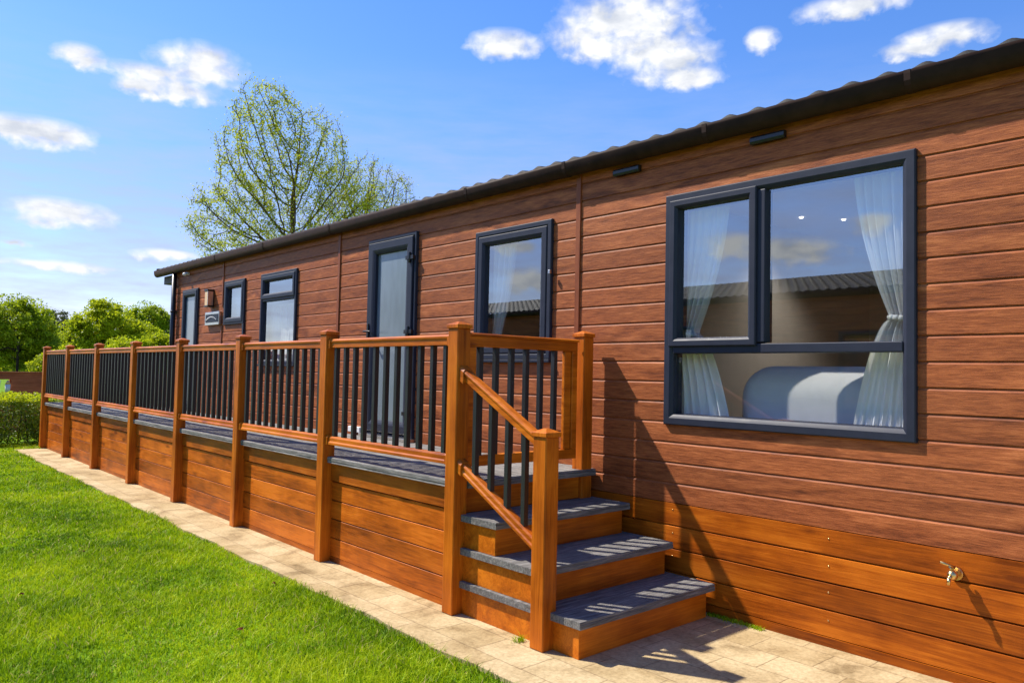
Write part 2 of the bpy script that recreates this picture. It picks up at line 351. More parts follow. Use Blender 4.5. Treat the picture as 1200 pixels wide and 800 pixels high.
# openings y0,y1,z0,z1 (frame outer edges)
OP=[(1.536,3.099,1.136,2.637),(4.167,5.092,1.56,2.637),(5.963,6.818,.80,2.766),(8.42,9.41,1.5,2.637),(9.92,10.61,2.035,2.637),(11.62,12.27,.80,2.627)]
def sheet(prof,ya,yb,ops,xface,sg,mat,name,parent,shrink=.012):
    """prof: list of (z,inset) -> wall sheet along Y with real openings"""
    ops=[(a+shrink,b-shrink,c+shrink,d-shrink) for a,b,c,d in ops]
    zs=sorted({z for o in ops for z in o[2:]})
    P=[]
    for (z,i),(z2,i2) in zip(prof[:-1],prof[1:]):
        P.append((z,i))
        for zz in zs:
            if z<zz<z2: t=(zz-z)/(z2-z); P.append((zz,i+(i2-i)*t))
    P.append(prof[-1]); m=MB()
    for (z,i),(z2,i2) in zip(P[:-1],P[1:]):
        zm=(z+z2)/2; cut=sorted([(o[0],o[1]) for o in ops if o[2]<zm<o[3]]); y=ya; iv=[]
        for a,b in cut: iv.append((y,a)); y=b
        iv.append((y,yb))
        for a,b in iv:
            q=[(xface+sg*i,a,z),(xface+sg*i,b,z),(xface+sg*i2,b,z2),(xface+sg*i2,a,z2)]
            m.add(q,[(3,2,1,0) if sg<0 else (0,1,2,3)] if False else [(0,3,2,1)] if sg>0 else [(0,1,2,3)])
    return m.build(name,mat,parent)
def cladprof(z0,pitch,n,ztop,groove=.009):
    P=[]
    for k in range(n):
        z=z0+k*pitch
        for dz,i in [(0,groove),(.0012,0),(pitch-.0185,0),(pitch-.0075,groove*.72),(pitch-.0055,groove)]:
            if z+dz<ztop: P.append((z+dz,i))
    P.append((ztop,P[-1][1])); return P
W=sheet(cladprof(.635,.131,18,2.985),-1.8,12.70,OP,WX,1,M['clad'],'wall',lodge)
# structural lining behind the cladding, closing the gaps round frames
sheet([(.6,0),(2.98,0)],-1.8,12.70,OP,WX+.09,1,M['cream'],'inner_lining',lodge)
# lower skirt boards
sk=[]
for k_ in range(4):
    for dz_,i_ in ((0,.022),(.001,0),(.1465-.0115,0),(.1465-.0095,.0035),(.1465-.0090,.022)): sk.append((.055+k_*.1465+dz_,i_))
sheet([(0,-.002),(.050,-.002),(.0545,.022)]+[(z,i) for z,i in sk if .055<=z<.6402]+[(.641,.004)],-1.8,12.70,[],WX,1,M['skirt'],'skirting',lodge)
m=MB(); m.box(WX+.0245,WX+.06,-1.79,12.69,0,.66); m.build('skirting_frame',M['trim'],lodge)
for y,zz in ((1.996,(.581,.433,.291,.140)),(3.03,(.589,.442,.296)),(.9,(.581,.433,.291,.140))):
    for z in zz:
        s_=MB(); s_.ball((WX-.001,y,z),.005,.5,1,1,8,6); tag(s_.build('screw_head',M['brass'],lodge))
# gable + back walls
def endwall(y,sg,name):
    m=MB()
    z=.0
    pts=[(4.15,0),(8.2,0),(8.2,2.99),(6.175,3.42),(4.15,2.99)]
    m.add([(a,y,b) for a,b in pts]+[(a,y-sg*.1,b) for a,b in pts],[tuple(range(5)),tuple(range(9,4,-1))]+[(i,(i+1)%5,5+(i+1)%5,5+i) for i in range(5)])
    m.build(name,M['clad'],lodge,fixn=True)
endwall(12.71,1,'gable_wall'); endwall(-1.81,-1,'gable_wall')
m=MB(); m.box(8.12,8.2,-1.7,12.6,0,2.99); m.build('back_wall',M['clad'],lodge)
# corner boards, trims
m=MB(); m.box(WX-.012,WX+.02,12.64,12.70,.02,2.97); m.build('corner_board',M['trim'],lodge,.003)
for y in (3.904,7.45,10.70):
    m=MB()
    if y>10: m.box(WX-.012,WX+.004,y-.016,y+.016,2.30,2.975); m.box(WX-.012,WX+.004,y-.016,y+.016,.64,2.03)
    else: m.box(WX-.012,WX+.004,y-.022,y+.022,.64,2.975)
    m.build('cover_strip',M['trim'],lodge,.002)
# interior shell
m=MB(); m.box(4.24,8.1,-1.7,12.6,.70,.80); m.build('interior_floor',M['carpet'],lodge)
m=MB(); m.box(4.24,8.1,-1.7,12.6,2.78,2.82); m.build('interior_ceiling',M['ceil'],lodge)
m=MB(); m.box(8.02,8.1,-1.7,12.6,.80,2.78); m.box(4.26,8.02,3.45,3.53,.80,2.78); m.box(4.26,8.02,7.3,7.38,.8,2.78); m.box(4.26,8.02,-1.7,-1.62,.8,2.78); m.box(4.26,8.02,10.75,10.8,.8,2.78); m.build('interior_wall',M['cream'],lodge)
for x,y in ((5.94,3.11),(6.25,2.9),(6.9,1.2)):
    m=MB(); m.tube((x,y,2.770),(x,y,2.779),.014,.018,16); m.build('ceiling_downlight',M['lamp'],lodge)
    pl=bpy.data.lights.new('downlight','SPOT'); pl.spot_size=R(105); pl.spot_blend=.9; pl.energy=14; pl.color=(1,.93,.84); pl.shadow_soft_size=.03; po=bpy.data.objects.new('downlight',pl); COL.objects.link(po); po.location=(x,y,2.755)

# frames -------------------------------------------------
def ring(y0,y1,z0,z1,prof,mat,name,parent,xf=WX,sg=-1):
    """mitred frame; prof = [(w inwards, out from wall)]"""
    m=MB()
    for (w,o),(w2,o2) in zip(prof[:-1],prof[1:]):
        A=[(xf+sg*o,y0+w,z0+w),(xf+sg*o,y1-w,z0+w),(xf+sg*o,y1-w,z1-w),(xf+sg*o,y0+w,z1-w)]
        B=[(xf+sg*o2,y0+w2,z0+w2),(xf+sg*o2,y1-w2,z0+w2),(xf+sg*o2,y1-w2,z1-w2),(xf+sg*o2,y0+w2,z1-w2)]
        m.add(A+B,[(i,(i+1)%4,4+(i+1)%4,4+i) for i in range(4)] if sg>0 else [(i,4+i,4+(i+1)%4,(i+1)%4) for i in range(4)])
    return m.build(name,mat,parent,.0015)
def FP(W,out=.026): return [(0,-.08),(0,out-.006),(.006,out),(W*.62,out),(W*.78,out-.006),(W-.004,out-.016),(W-.003,-.015),(W,-.02),(W,-.08)]
def pane(y0,y1,z0,z1,par_,mat='glass',x=WX+.012):
    m=MB(); m.box(x,x+.006,y0-.004,y1+.004,z0-.004,z1+.004); return m.build('pane',M[mat],par_)
# big window
b=ring(1.536,3.099,1.136,2.637,FP(.072),M['frame'],'window',lodge); b['label']='large three pane window with tied back white curtains'
m=MB(); m.box(WX-.022,WX+.07,2.378,2.442,1.66,2.57); m.box(WX-.022,WX+.07,1.60,3.03,1.597,1.652)
m.build('mullion',M['frame'],b,.005)
sh=ring(2.428,3.056,1.640,2.594,FP(.060,.040),M['frame'],'sash',b)
pane(2.486,2.998,1.698,2.536,b); pane(1.606,2.382,1.648,2.567,b); pane(1.604,3.03,1.205,1.600,b,'glass_clear')
# tall middle window
b=ring(4.167,5.092,1.56,2.637,FP(.060),M['frame'],'window',lodge); b['label']='tall single pane window beside the gate'
ring(4.215,5.044,1.608,2.589,FP(.078,.030),M['frame'],'sash',b); pane(4.29,4.97,1.68,2.515,b)
m=MB(); m.box(WX-.040,WX,4.16,5.10,1.535,1.560); m.build('sill',M['frame'],b,.004)
m=MB(); m.box(WX-.05,WX-.03,4.155,4.175,2.21,2.24); m.build('window_hinge',M['steel'],b,.003)
# door
b=ring(5.963,6.818,.80,2.766,FP(.045,.030),M['frame'],'door',lodge); b['label']='narrow frosted glass door with dark frame and black handle'
ring(6.002,6.780,.85,2.728,FP(.118,.046),M['frame'],'door_leaf',b)
pane(6.115,6.667,.965,2.615,b,'frost',WX+.0)
m=MB(); m.box(WX-.075,WX+.02,5.94,6.84,.790,.818); m.build('threshold',M['steel'],b,.003)
m=MB(); m.box(WX-.060,WX-.040,6.735,6.765,1.72,1.92); m.tube((WX-.055,6.75,1.84),(WX-.10,6.75,1.84),.011); m.tube((WX-.10,6.755,1.84),(WX-.10,6.63,1.835),.010); m.build('handle',M['black'],b,.003)
for z in (2.52,1.82,1.05):
    m=MB(); m.tube((WX-.056,6.035,z-.05),(WX-.056,6.035,z+.05),.013); m.box(WX-.058,WX-.044,6.03,6.10,z-.018,z+.018); m.box(WX-.058,WX-.028,5.975,6.03,z-.018,z+.018); m.build('hinge',M['black'],b,.002)
# four: top hung window
b=ring(8.42,9.41,1.5,2.637,FP(.06),M['frame'],'window',lodge); b['label']='two pane window with small top light above a net curtain'
m=MB(); m.box(WX-.022,WX+.07,8.48,9.35,2.285,2.335); m.build('transom',M['frame'],b,.004)
ring(8.455,9.375,2.315,2.602,FP(.07,.036),M['frame'],'sash',b)
pane(8.52,9.31,2.38,2.54,b); pane(8.476,9.355,1.555,2.288,b)
m=MB(); m.box(WX-.04,WX,8.41,9.42,1.478,1.5); m.build('sill',M['frame'],b,.004)
# small window with long jamb
b=ring(9.92,10.61,2.035,2.637,FP(.055),M['frame'],'window',lodge); b['label']='small single pane window beside the wall lantern'
ring(9.955,10.575,2.065,2.602,FP(.07,.034),M['frame'],'sash',b); pane(10.02,10.51,2.13,2.54,b)
m=MB(); m.box(WX-.024,WX+.003,9.915,9.965,.66,2.034); m.build('long_jamb',M['frame'],b,.004)
# far narrow glazed door
b=ring(11.62,12.27,.80,2.627,FP(.05),M['frame'],'door',lodge); b['label']='narrow frosted side door next to the black downpipe'
ring(11.65,12.24,.84,2.60,FP(.09,.036),M['frame'],'door_leaf',b); pane(11.735,12.155,.94,2.52,b,'frost',WX)
# vents
for y0,y1 in ((3.324,3.553),(2.255,2.477)):
    m=MB(); m.add([],[]); m.sweep([(-.0,-.022),(.030,-.026),(.036,-.010),(.036,.012),(.026,.022),(0,.022)],(WX-.001,y1,2.872),(WX-.001,y0,2.872)); v=m.build('trickle_vent',M['black'],lodge,.003,fixn=True)
# sensor, lantern, sign, box, tap
m=MB(); m.tube((WX,12.07,2.872),(WX-.06,12.07,2.872),.022,.022,12); m.ball((WX-.07,12.07,2.86),.034,1,1,.8,12,8); m.build('security_sensor',M['white'],lodge)
m=MB(); m.box(WX-.03,WX,11.03,11.15,2.32,2.55); m.box(WX-.10,WX-.0,11.02,11.16,2.535,2.56); m.box(WX-.10,WX,11.02,11.16,2.305,2.325); ln=m.build('wall_lantern',M['black'],lodge,.004)
m=MB(); m.box(WX-.092,WX-.03,11.035,11.145,2.326,2.534); m.build('lantern_glass',M['amber'],ln,.006)
m=MB(); m.box(WX-.098,WX-.02,11.017,11.028,2.33,2.53); m.build('lantern_side_plate',M['steel'],ln,.002)
m=MB(); m.box(WX-.045,WX-.001,10.72,11.24,2.045,2.235); sg_=m.build('wall_sign',M['steel'],lodge,.006)
m=MB(); m.box(WX-.050,WX-.044,10.74,11.20,2.085,2.20); m.build('sign_panel',M['frame'],sg_)
m=MB()
for k in range(9):
    t=k/8; m.ball((WX-.053,11.15-.34*t,2.125+.035*math.sin(t*math.pi)),.014*(1-.3*t),.4,1.4,1,6,5)
m.build('sign_emblem',M['white'],sg_)
m=MB(); m.box(WX-.05,WX-.001,6.86,7.09,.815,.872); m.build('service_box',M['white'],lodge,.006)
m=MB(); c=(WX,1.36,.525)
m.tube(c,(WX-.014,c[1],c[2]),.034,.031,18); m.tube((WX-.01,c[1],c[2]),(WX-.075,c[1],c[2]),.011,.011,12); m.ball((WX-.055,c[1],c[2]),.025,1,1,1,12,8)
m.tube((WX-.070,c[1],c[2]),(WX-.092,c[1]+.004,c[2]-.014),.010,.009,10); m.tube((WX-.090,c[1]+.003,c[2]-.01),(WX-.096,c[1]+.004,c[2]-.042),.010,.008,10)
tp=m.build('outdoor_tap',M['brass'],lodge)
m=MB(); m.tube((WX-.055,c[1],c[2]+.015),(WX-.062,c[1]+.012,c[2]+.042),.006,.006,8); m.tube((WX-.045,c[1]-.008,c[2]+.036),(WX-.085,c[1]+.045,c[2]+.058),.008,.006,8); m.build('tap_lever',M['brass'],tp)
# gutter -------------------------------------------------
def gutter(name,par_,xo,sg,ya,yb,joints):
    # sg=-1: gutter projects to -X from xo (its back)
    pr=[]
    for k in range(11):
        a=math.pi*k/10; pr.append((xo+sg*(.055+.055*math.cos(a)), 3.000-.086*math.sin(a)**.8))
    outer=[(xo+sg*.110,3.018)]+pr+[(xo,3.018)]
    inner=[(xo+sg*.006,3.018)]+[(xo+sg*(.055-.049*math.cos(math.pi*k/10)),3.000-.080*math.sin(math.pi*k/10)**.8) for k in range(11)]+[(xo+sg*.104,3.018)]
    P=outer+inner; n=len(P); m=MB()
    m.add([(a,ya,b) for a,b in P]+[(a,yb,b) for a,b in P],[(i,(i+1)%n,n+(i+1)%n,n+i) for i in range(n)],True)
    for y in (ya,yb): m.add([(a,y,b) for a,b in outer],[tuple(range(len(outer)))])
    g_=m.build(name,M['gutter'],par_,fixn=True)
    for y in joints:
        m=MB(); o2=[(xo+sg*.055+(a-(xo+sg*.055))*1.05,3.0+(b-3.0)*1.035) for a,b in outer]; k=len(o2)
        m.add([(a,y-.016,b) for a,b in o2]+[(a,y+.016,b) for a,b in o2],[(i,(i+1)%k,k+(i+1)%k,k+i) for i in range(k)]+[tuple(range(k)),tuple(range(2*k-1,k-1,-1))])
        m.build('gutter_joint',M['gutter'],g_,fixn=True)
    return g_
gutter('gutter',lodge,4.128,-1,-2.1,13.42,[-.2,1.543,2.747,3.969,5.137,7.519,9.2,10.788])
m=MB(); m.box(WX+.0,WX+.03,-2.05,13.35,2.955,3.03); m.build('fascia',M['gutter'],lodge,.002)
m=MB(); m.box(4.16,8.15,12.74,13.34,2.80,2.93); m.build('soffit',M['soffit'],lodge,.004)
# downpipe
m=MB(); m.tube((4.082,12.60,2.93),(4.082,12.60,.82),.036,n=14)
dpb=m.build('downpipe',M['black'],lodge)
for z in (2.3,1.5):
    m=MB(); m.tube((4.082,12.60,z),(4.082,12.60,z+.03),.042,n=14); m.box(4.09,4.128,12.56,12.64,z,z+.03); m.build('pipe_clip',M['black'],dpb)
# tiled roof: pressed pantile sheets
def roof(par_,xe,sg,xr,ze,zr,ya,yb,mat,res=10):
    P=.187; ny=int((yb-ya)/(P/res)); rows=[]; nrow=int(abs(xr-xe)/.36)+1; xs=[];zo=[]
    for r in range(nrow):
        for f,dz in ((0,.018),(.02,.022),(.5,.010),(.985,0.0)):
            t=(r+f)/nrow
            if t<=1: xs.append(t); zo.append(dz)
    xs.append(1);zo.append(0)
    ys=np.linspace(ya,yb,ny+1); ph=(ys-1.28)/P*2*np.pi
    wv=.5+.5*np.cos(ph); wv=.022*wv**1.6+.003*np.sin(ph)
    V=[];nx=len(xs)
    V.append(np.c_[np.full(ny+1,xe),ys,ze+wv-.006]) # drip edge
    for t,dz in zip(xs,zo): V.append(np.c_[np.full(ny+1,xe+(xr-xe)*t),ys,ze+(zr-ze)*t+wv+dz])
    V=np.concatenate(V); F=[]
    a=np.arange(ny)
    for k in range(nx):
        b0=k*(ny+1); b1=b0+ny+1; F.append(np.c_[b0+a,b0+a+1,b1+a+1,b1+a] if sg<0 else np.c_[b0+a,b1+a,b1+a+1,b0+a+1])
    return npmesh('roof',V,np.concatenate(F),mat,par_,False)
rf=roof(lodge,4.050,1,6.17,3.006,3.46,-2.05,13.40,M['tile']); roof(lodge,8.3,-1,6.17,3.008,3.46,-2.05,13.40,M['tile'],4)
m=MB(); m.sweep([(-.09,-.02),(-.05,.045),(.05,.045),(.09,-.02)],(6.17,-2.05,3.49),(6.17,13.4,3.49)); m.build('ridge_cap',M['tile'],rf)
m=MB()
for xe in (4.06,):
    m.add([(4.06,13.40,2.99),(6.17,13.40,3.44),(8.28,13.40,2.99),(8.28,13.40,3.06),(6.17,13.40,3.52),(4.06,13.40,3.06),
           (4.06,13.43,2.99),(6.17,13.43,3.44),(8.28,13.43,2.99),(8.28,13.43,3.06),(6.17,13.43,3.52),(4.06,13.43,3.06)],
          [(0,1,4,5),(1,2,3,4),(11,10,7,6),(10,9,8,7),(0,5,11,6),(5,4,10,11),(4,3,9,10),(3,2,8,9),(2,1,7,8),(1,0,6,7)])
m.build('verge_board',M['gutter'],lodge,fixn=True)

# ------------------------------------------------------------------ curtains, sofa
def curtain(y_edge,dr,ztop,ztie,zbot,wt,wtie,wb,x=4.255,folds=7,label='',thick=.02,tie=True,seed=0,wmid=None):
    nu,nv=90,60; rr=np.random.default_rng(seed); ph=rr.uniform(0,6,4); V=[]
    for j in range(nv+1):
        z=ztop+(zbot-ztop)*j/nv
        if z>=ztie: t=(ztop-z)/(ztop-ztie); w=wt+(wtie-wt)*(t**1.7)
        else: t=(ztie-z)/(ztie-zbot); w=wtie+(wb-wtie)*(t**.55)
        off=0
        for i in range(nu+1):
            u=i/nu; ph_=u*2*math.pi*folds
            a=.018+.012*math.sin(ph[0]+3*z)
            xx=x+a*math.sin(ph_+.5*math.sin(2*z+ph[1])+ph[2])+.006*math.sin(ph_*2.3+ph[3]+4*z)
            yy=y_edge+dr*w*(u+.012*math.sin(ph_*1.0+1.3))
            V.append((xx,yy,z))
    F=[(j*(nu+1)+i,j*(nu+1)+i+1,(j+1)*(nu+1)+i+1,(j+1)*(nu+1)+i) for j in range(nv) for i in range(nu)]
    m=MB(); m.add(V,F,True); c=m.build('curtain',M['sheer'])
    tag(c,label,'curtain')
    if tie:
        m=MB(); y2=y_edge+dr*wtie
        for k in range(14):
            a0=2*math.pi*k/14;a1=2*math.pi*(k+1)/14; cy=(y_edge+y2)/2; ry=wtie/2+.012
            m.tube((x+.045*math.cos(a0),cy+ry*math.sin(a0),ztie+.008*math.sin(a0)),(x+.045*math.cos(a1),cy+ry*math.sin(a1),ztie+.008*math.sin(a1)),.014,n=8)
        m.build('tie_band',M['sheer'],c)
    return c
curtain(3.115,-1,2.62,1.73,1.0,.40,.17,.44,folds=6,seed=1,label='white sheer curtain tied back at the left side of the large window')
curtain(1.605,1,2.62,1.78,1.0,.30,.105,.34,folds=6,seed=2,label='white sheer curtain tied back at the right side of the large window')
curtain(5.11,-1,2.60,1.72,1.2,.40,.20,.30,folds=6,seed=3,label='white sheer curtain tied back in the tall window next to the door')
curtain(9.45,-1,2.25,1.9,1.4,1.05,1.05,1.05,folds=16,seed=4,tie=False,label='white net curtain hanging straight across the two pane window')
curtain(10.62,-1,2.58,2.5,2.0,.72,.72,.72,folds=11,seed=5,tie=False,label='white net curtain in the small window by the wall lantern')
sofa=thing('sofa','pale grey rounded sofa back seen through the bottom pane of the large window','sofa',(4.8,2.0,.80))
def softbox(x0,x1,y0,y1,z0,z1,name,bev):
    m=MB(); m.box(x0,x1,y0,y1,z0,z1); o_=m.build(name,M['sofa'],sofa,bev,seg=8); o_.data.polygons.foreach_set('use_smooth',[True]*len(o_.data.polygons)); return o_
softbox(4.42,4.86,.60,2.80,.84,1.53,'backrest',.21); softbox(4.60,5.3,1.0,2.5,.84,1.22,'seat',.06)
softbox(4.46,5.3,2.38,2.66,.84,1.30,'armrest',.10); softbox(4.45,5.3,.80,1.02,.84,1.34,'armrest',.08)

# ------------------------------------------------------------------ veranda deck
deck=thing('veranda_deck','raised veranda deck of orange timber with grey boards, black balusters and four steps','deck',(3.5,9,0))
DY=[3.674,5.301,6.930,8.545,10.200,11.915,13.635,15.300]; PS=.099; PX=2.847; DZ=.788
def post(x,y,z0,z1,name='post',cap=True):
    m=MB(); m.box(x,x+PS,y,y+PS,z0,z1); p=m.build(name,M['woodz'],deck,.006)
    m=MB(); e=.008; c=(x+PS/2,y+PS/2)
    m.add([(x-e,y-e,z1),(x+PS+e,y-e,z1),(x+PS+e,y+PS+e,z1),(x-e,y+PS+e,z1),(x-e,y-e,z1+.024),(x+PS+e,y-e,z1+.024),(x+PS+e,y+PS+e,z1+.024),(x-e,y+PS+e,z1+.024),
           (x+.04,y+.04,z1+.044),(x+PS-.04,y+.04,z1+.044),(x+PS-.04,y+PS-.04,z1+.044),(x+.04,y+PS-.04,z1+.044)],
          [(3,2,1,0),(0,1,5,4),(1,2,6,5),(2,3,7,6),(3,0,4,7),(4,5,9,8),(5,6,10,9),(6,7,11,10),(7,4,8,11),(8,9,10,11)])
    m.build('post_cap',M['woodz'],p,.003)
    return p
for y in DY: post(PX,y,0,1.712)
post(3.962,DY[0],.585,1.712)
post(3.99,DY[-1],0,1.712)
newel=post(PX,2.899,0,1.112,'newel_post')
RP_T=[(-.026,-.066),(.026,-.066),(.026,-.030),(.034,-.022),(.034,-.010),(.020,0),(-.020,0),(-.034,-.010),(-.034,-.022),(-.026,-.030)]
RP_B=[(-.032,-.062),(.032,-.062),(.032,-.045),(.025,-.036),(.025,-.012),(.018,0),(-.018,0),(-.025,-.012),(-.025,-.036),(-.032,-.045)]
SL=[(-.040,-.074),(.040,-.074),(.040,-.012),(.024,.005),(-.024,.005),(-.040,-.012)]
XR=2.899
def balus(par_,x,y,z0,z1,w=.0165):
    m=MB(); m.box(x-w,x+w,y-w,y+w,z0,z1); return m.build('baluster',M['baluster'],par_,.002)
for i in range(7):
    a,b=DY[i]+PS,DY[i+1]; m=MB()
    m.sweep(RP_T,(XR,a,1.678),(XR,b,1.678)); m.sweep(RP_B,(XR,a,.945),(XR,b,.945))
    for y0,y1 in ((a,a+.028),(b-.028,b)):
        m.sweep(SL,(XR,y0,1.680),(XR,y1,1.680)); m.sweep([(p*.97,q*.9) for p,q in SL],(XR,y0,.948),(XR,y1,.948))
    r=m.build('railing',M['woody'],deck,.002)
    n=11; gap=(b-a)/(n+.15)
    for k in range(n): balus(r,XR,a+gap*(k+.575),.944,1.613)
# end railing
a,b=PX+PS,3.99; m=MB(); ye=DY[-1]+.05
m.sweep(RP_T,(a,ye,1.678),(b,ye,1.678)); m.sweep(RP_B,(a,ye,.945),(b,ye,.945)); r=m.build('railing',M['woodx'],deck,.002)
for k in range(7): balus(r,a+(b-a)*(k+.5)/7,ye,.944,1.613)
# gate-like framed railing across the top of the steps
yg=3.722; a,b=2.958,3.925
m=MB()
m.box(a,b,yg-.024,yg+.024,1.606,1.672); m.box(a,b,yg-.024,yg+.024,.868,.934); m.box(a,a+.058,yg-.0235,yg+.0235,.934,1.606); m.box(b-.052,b,yg-.0235,yg+.0235,.934,1.606); m.box(b-.118,b-.055,yg-.014,yg+.014,.934,1.606)
gt=m.build('gate',M['woodx'],deck,.005)
m=MB(); m.sweep([(-.033,0),(.033,0),(.033,.012),(.018,.020),(-.018,.020),(-.033,.012)],(a-.004,yg,1.672),(b+.006,yg,1.672)); m.build('gate_cap_rail',M['woodx'],gt,.003)
for k in range(6): balus(gt,3.062+k*.1310,yg,.934,1.606)
# sloping stair rails on the open side
hs=(1.10-1.485)/(DY[0]-2.998)
m=MB(); y0,y1=DY[0],2.998; zt0,zt1=1.475,1.118
m.sweepx(RP_T,(XR,y0-.01,zt0),(XR,y1,zt1)); m.sweepx([(p,q*1.15) for p,q in SL],(XR,y0,zt0+.008),(XR,y0-.045,zt0-.016))
zb0,zb1=.915,.560
m.sweepx(RP_B,(XR,y0-.01,zb0),(XR,y1,zb1)); m.sweepx([(p,q*1.0) for p,q in SL],(XR,y0,zb0+.008),(XR,y0-.040,zb0-.014))
sr=m.build('stair_rail',M['woody'],deck,.002,fixn=True)
for y in (3.545,3.40,3.255,3.112):
    t=(y0-y)/(y0-y1); balus(sr,XR,y,zb0+(zb1-zb0)*t-.012,zt0+(zt1-zt0)*t-.05,.0155)
# skirt panels
for i in range(7):
    a,b=DY[i]+PS,DY[i+1]; m=MB()
    z=.043
    m.box(2.930,2.95,a,b,0,.040)
    for k in range(4):
        zz=.043+k*.1405
        m.add([(2.930,a,zz),(2.930,b,zz),(2.930,b,zz+.1300),(2.930,a,zz+.1300),(2.934,b,zz+.1325),(2.934,a,zz+.1325),(2.937,b,zz),(2.937,a,zz)],[(0,3,2,1),(3,5,4,2),(0,1,6,7)])
    for k in range(4):
        zz=.043+k*.1405; m.add([(2.934,a,zz+.1325),(2.934,b,zz+.1325),(2.946,b,zz+.1325),(2.946,a,zz+.1325)],[(0,1,2,3)]); m.add([(2.937,a,zz),(2.937,b,zz),(2.946,b,zz),(2.946,a,zz)],[(0,3,2,1)])
    m.box(2.918,2.95,a,b,.607,.744)
    sp_=m.build('skirt_panel',M['panel'],deck); m=MB(); m.box(2.9465,2.96,a,b,.041,.61); m.build('panel_backing',M['soffit'],sp_)  # inner backing coloured dark, standing in for shade inside the board gaps
# end skirt
m=MB(); m.box(2.95,3.99,DY[-1]+.03,DY[-1]+.05,0,.744); m.build('skirt_panel',M['panel'],deck)
# deck boards
xs=[2.955+.146*k for k in range(9)]
m=MB()
for k in range(8):
    x0=2.955+.1455*k; m.box(x0,x0+.1405,3.70,15.36,DZ-.026,DZ-.001)
m.build('deck_boards',M['compy'],deck,.003)
NOSE=[(.0,-.044),(.072,-.044),(.072,0),(.012,0),(0,-.012)]
m=MB()
for i in range(7):
    a,b=DY[i]+PS,DY[i+1]; m.add([],[])
    pr=[(2.884,.744),(2.954,.744),(2.954,DZ),(2.890,DZ),(2.884,DZ-.007),(2.884,.760),(2.888,.756)]
    k=len(pr); m.add([(x,a+.0005,z) for x,z in pr]+[(x,b-.0005,z) for x,z in pr],[(q,(q+1)%k,k+(q+1)%k,k+q) for q in range(k)]+[tuple(range(k)),tuple(range(2*k-1,k-1,-1))])
m.build('deck_edging',M['compy'],deck,fixn=True)
# steps
TF=[2.684,2.994,3.350,3.662]; TZ=[.197,.394,.591,.788]; TXL,TXR=2.902,4.094
def tread(y0,y1,z,mat=M['compx'],parent=None,x0=TXL):
    m=MB(); t=.040
    pr=[(y0,z-t),(y0,z-.018),(y0+.006,z-.014),(y0+.001,z-.010),(y0+.005,z),(y1,z),(y1,z-t)]
    k=len(pr); m.add([(x0,y,zz) for y,zz in pr]+[(TXR,y,zz) for y,zz in pr],[(q,(q+1)%k,k+(q+1)%k,k+q) for q in range(k)]+[tuple(range(k)),tuple(range(2*k-1,k-1,-1))])
    return m.build('tread',mat,parent,.002,fixn=True)
for i in range(3):
    zb=0 if i==0 else TZ[i-1]+.001
    y1=3.698
    m=MB(); f=TF[i]+.030
    m.box(2.925,4.045,f,f+.02,zb,TZ[i]-.0405)         # riser
    m.box(2.925,2.945,f+.021,y1,zb,TZ[i]-.0405)       # closed side
    m.box(4.025,4.045,f+.021,y1,zb,TZ[i]-.0405)
    m.box(2.9235,2.945,f-.0015,f+.030,zb,TZ[i]-.041)
    st=m.build('step',M['woodx'],deck,.0015)
    tread(TF[i],3.699,TZ[i],parent=st)
m=MB(); m.box(2.950,4.045,3.705,3.725,.592,.744); st=m.build('step',M['woodx'],deck,.0015)
m=MB(); pr=[(3.662,DZ-.044),(3.662,DZ-.018),(3.668,DZ-.014),(3.663,DZ-.010),(3.668,DZ),(3.699,DZ),(3.699,DZ-.044)]
k=7; m.add([(2.948,y,z) for y,z in pr]+[(TXR,y,z) for y,z in pr],[(q,(q+1)%k,k+(q+1)%k,k+q) for q in range(k)]+[tuple(range(k)),tuple(range(2*k-1,k-1,-1))]); m.build('tread',M['compx'],st,.001,fixn=True)

# ------------------------------------------------------------------ plants
def leaves_mesh(P,size,mat,name,parent=None,up=.3):
    n=len(P); d=rng.normal(size=(n,3)); d/=np.linalg.norm(d,axis=1)[:,None]; e=rng.normal(size=(n,3)); e[:,2]+=0
    e-=d*(e*d).sum(1)[:,None]; e/=np.linalg.norm(e,axis=1)[:,None]
    s=(size*rng.uniform(.6,1.3,n))[:,None]
    V=np.stack([P-d*s*.5,P+e*s*.28,P+d*s*.5,P-e*s*.28],1).reshape(-1,3); F=np.arange(4*n).reshape(-1,4)
    return npmesh(name,V,F,mat,parent)
def colonize(att,start,step,infl,kill,trunk_top,maxit=220):
    nodes=[np.array(start,float)]; parent=[-1]
    while nodes[-1][2]<trunk_top[2]:
        d=np.array(trunk_top)-nodes[-1]; L=np.linalg.norm(d)
        if L<step: break
        nodes.append(nodes[-1]+d/L*step); parent.append(len(nodes)-2)
    att=att.copy(); best=np.full(len(att),1e9); bi=np.zeros(len(att),int); new=list(range(len(nodes))); 
    for it in range(maxit):
        A=np.array([nodes[k] for k in new]); D=np.linalg.norm(att[:,None]-A[None],axis=2); j=D.argmin(1); dm=D[np.arange(len(att)),j]
        imp=dm<best; best[imp]=dm[imp]; bi[imp]=np.array(new)[j[imp]]
        keep=best>kill; att,best,bi=att[keep],best[keep],bi[keep]
        if len(att)==0: break
        act=best<infl
        if not act.any(): act=best<best.min()+step
        new=[]
        ids=bi[act]; NP=np.array(nodes); dv=att[act]-NP[ids]; dv/=np.linalg.norm(dv,axis=1)[:,None]+1e-9
        for k in np.unique(ids):
            v=dv[ids==k].sum(0)+rng.normal(0,.35,3); L=np.linalg.norm(v)
            if L<1e-6: continue
            p=NP[k]+v/L*step
            nodes.append(p); parent.append(int(k)); new.append(len(nodes)-1)
        if not new: break
    return np.array(nodes),np.array(parent)
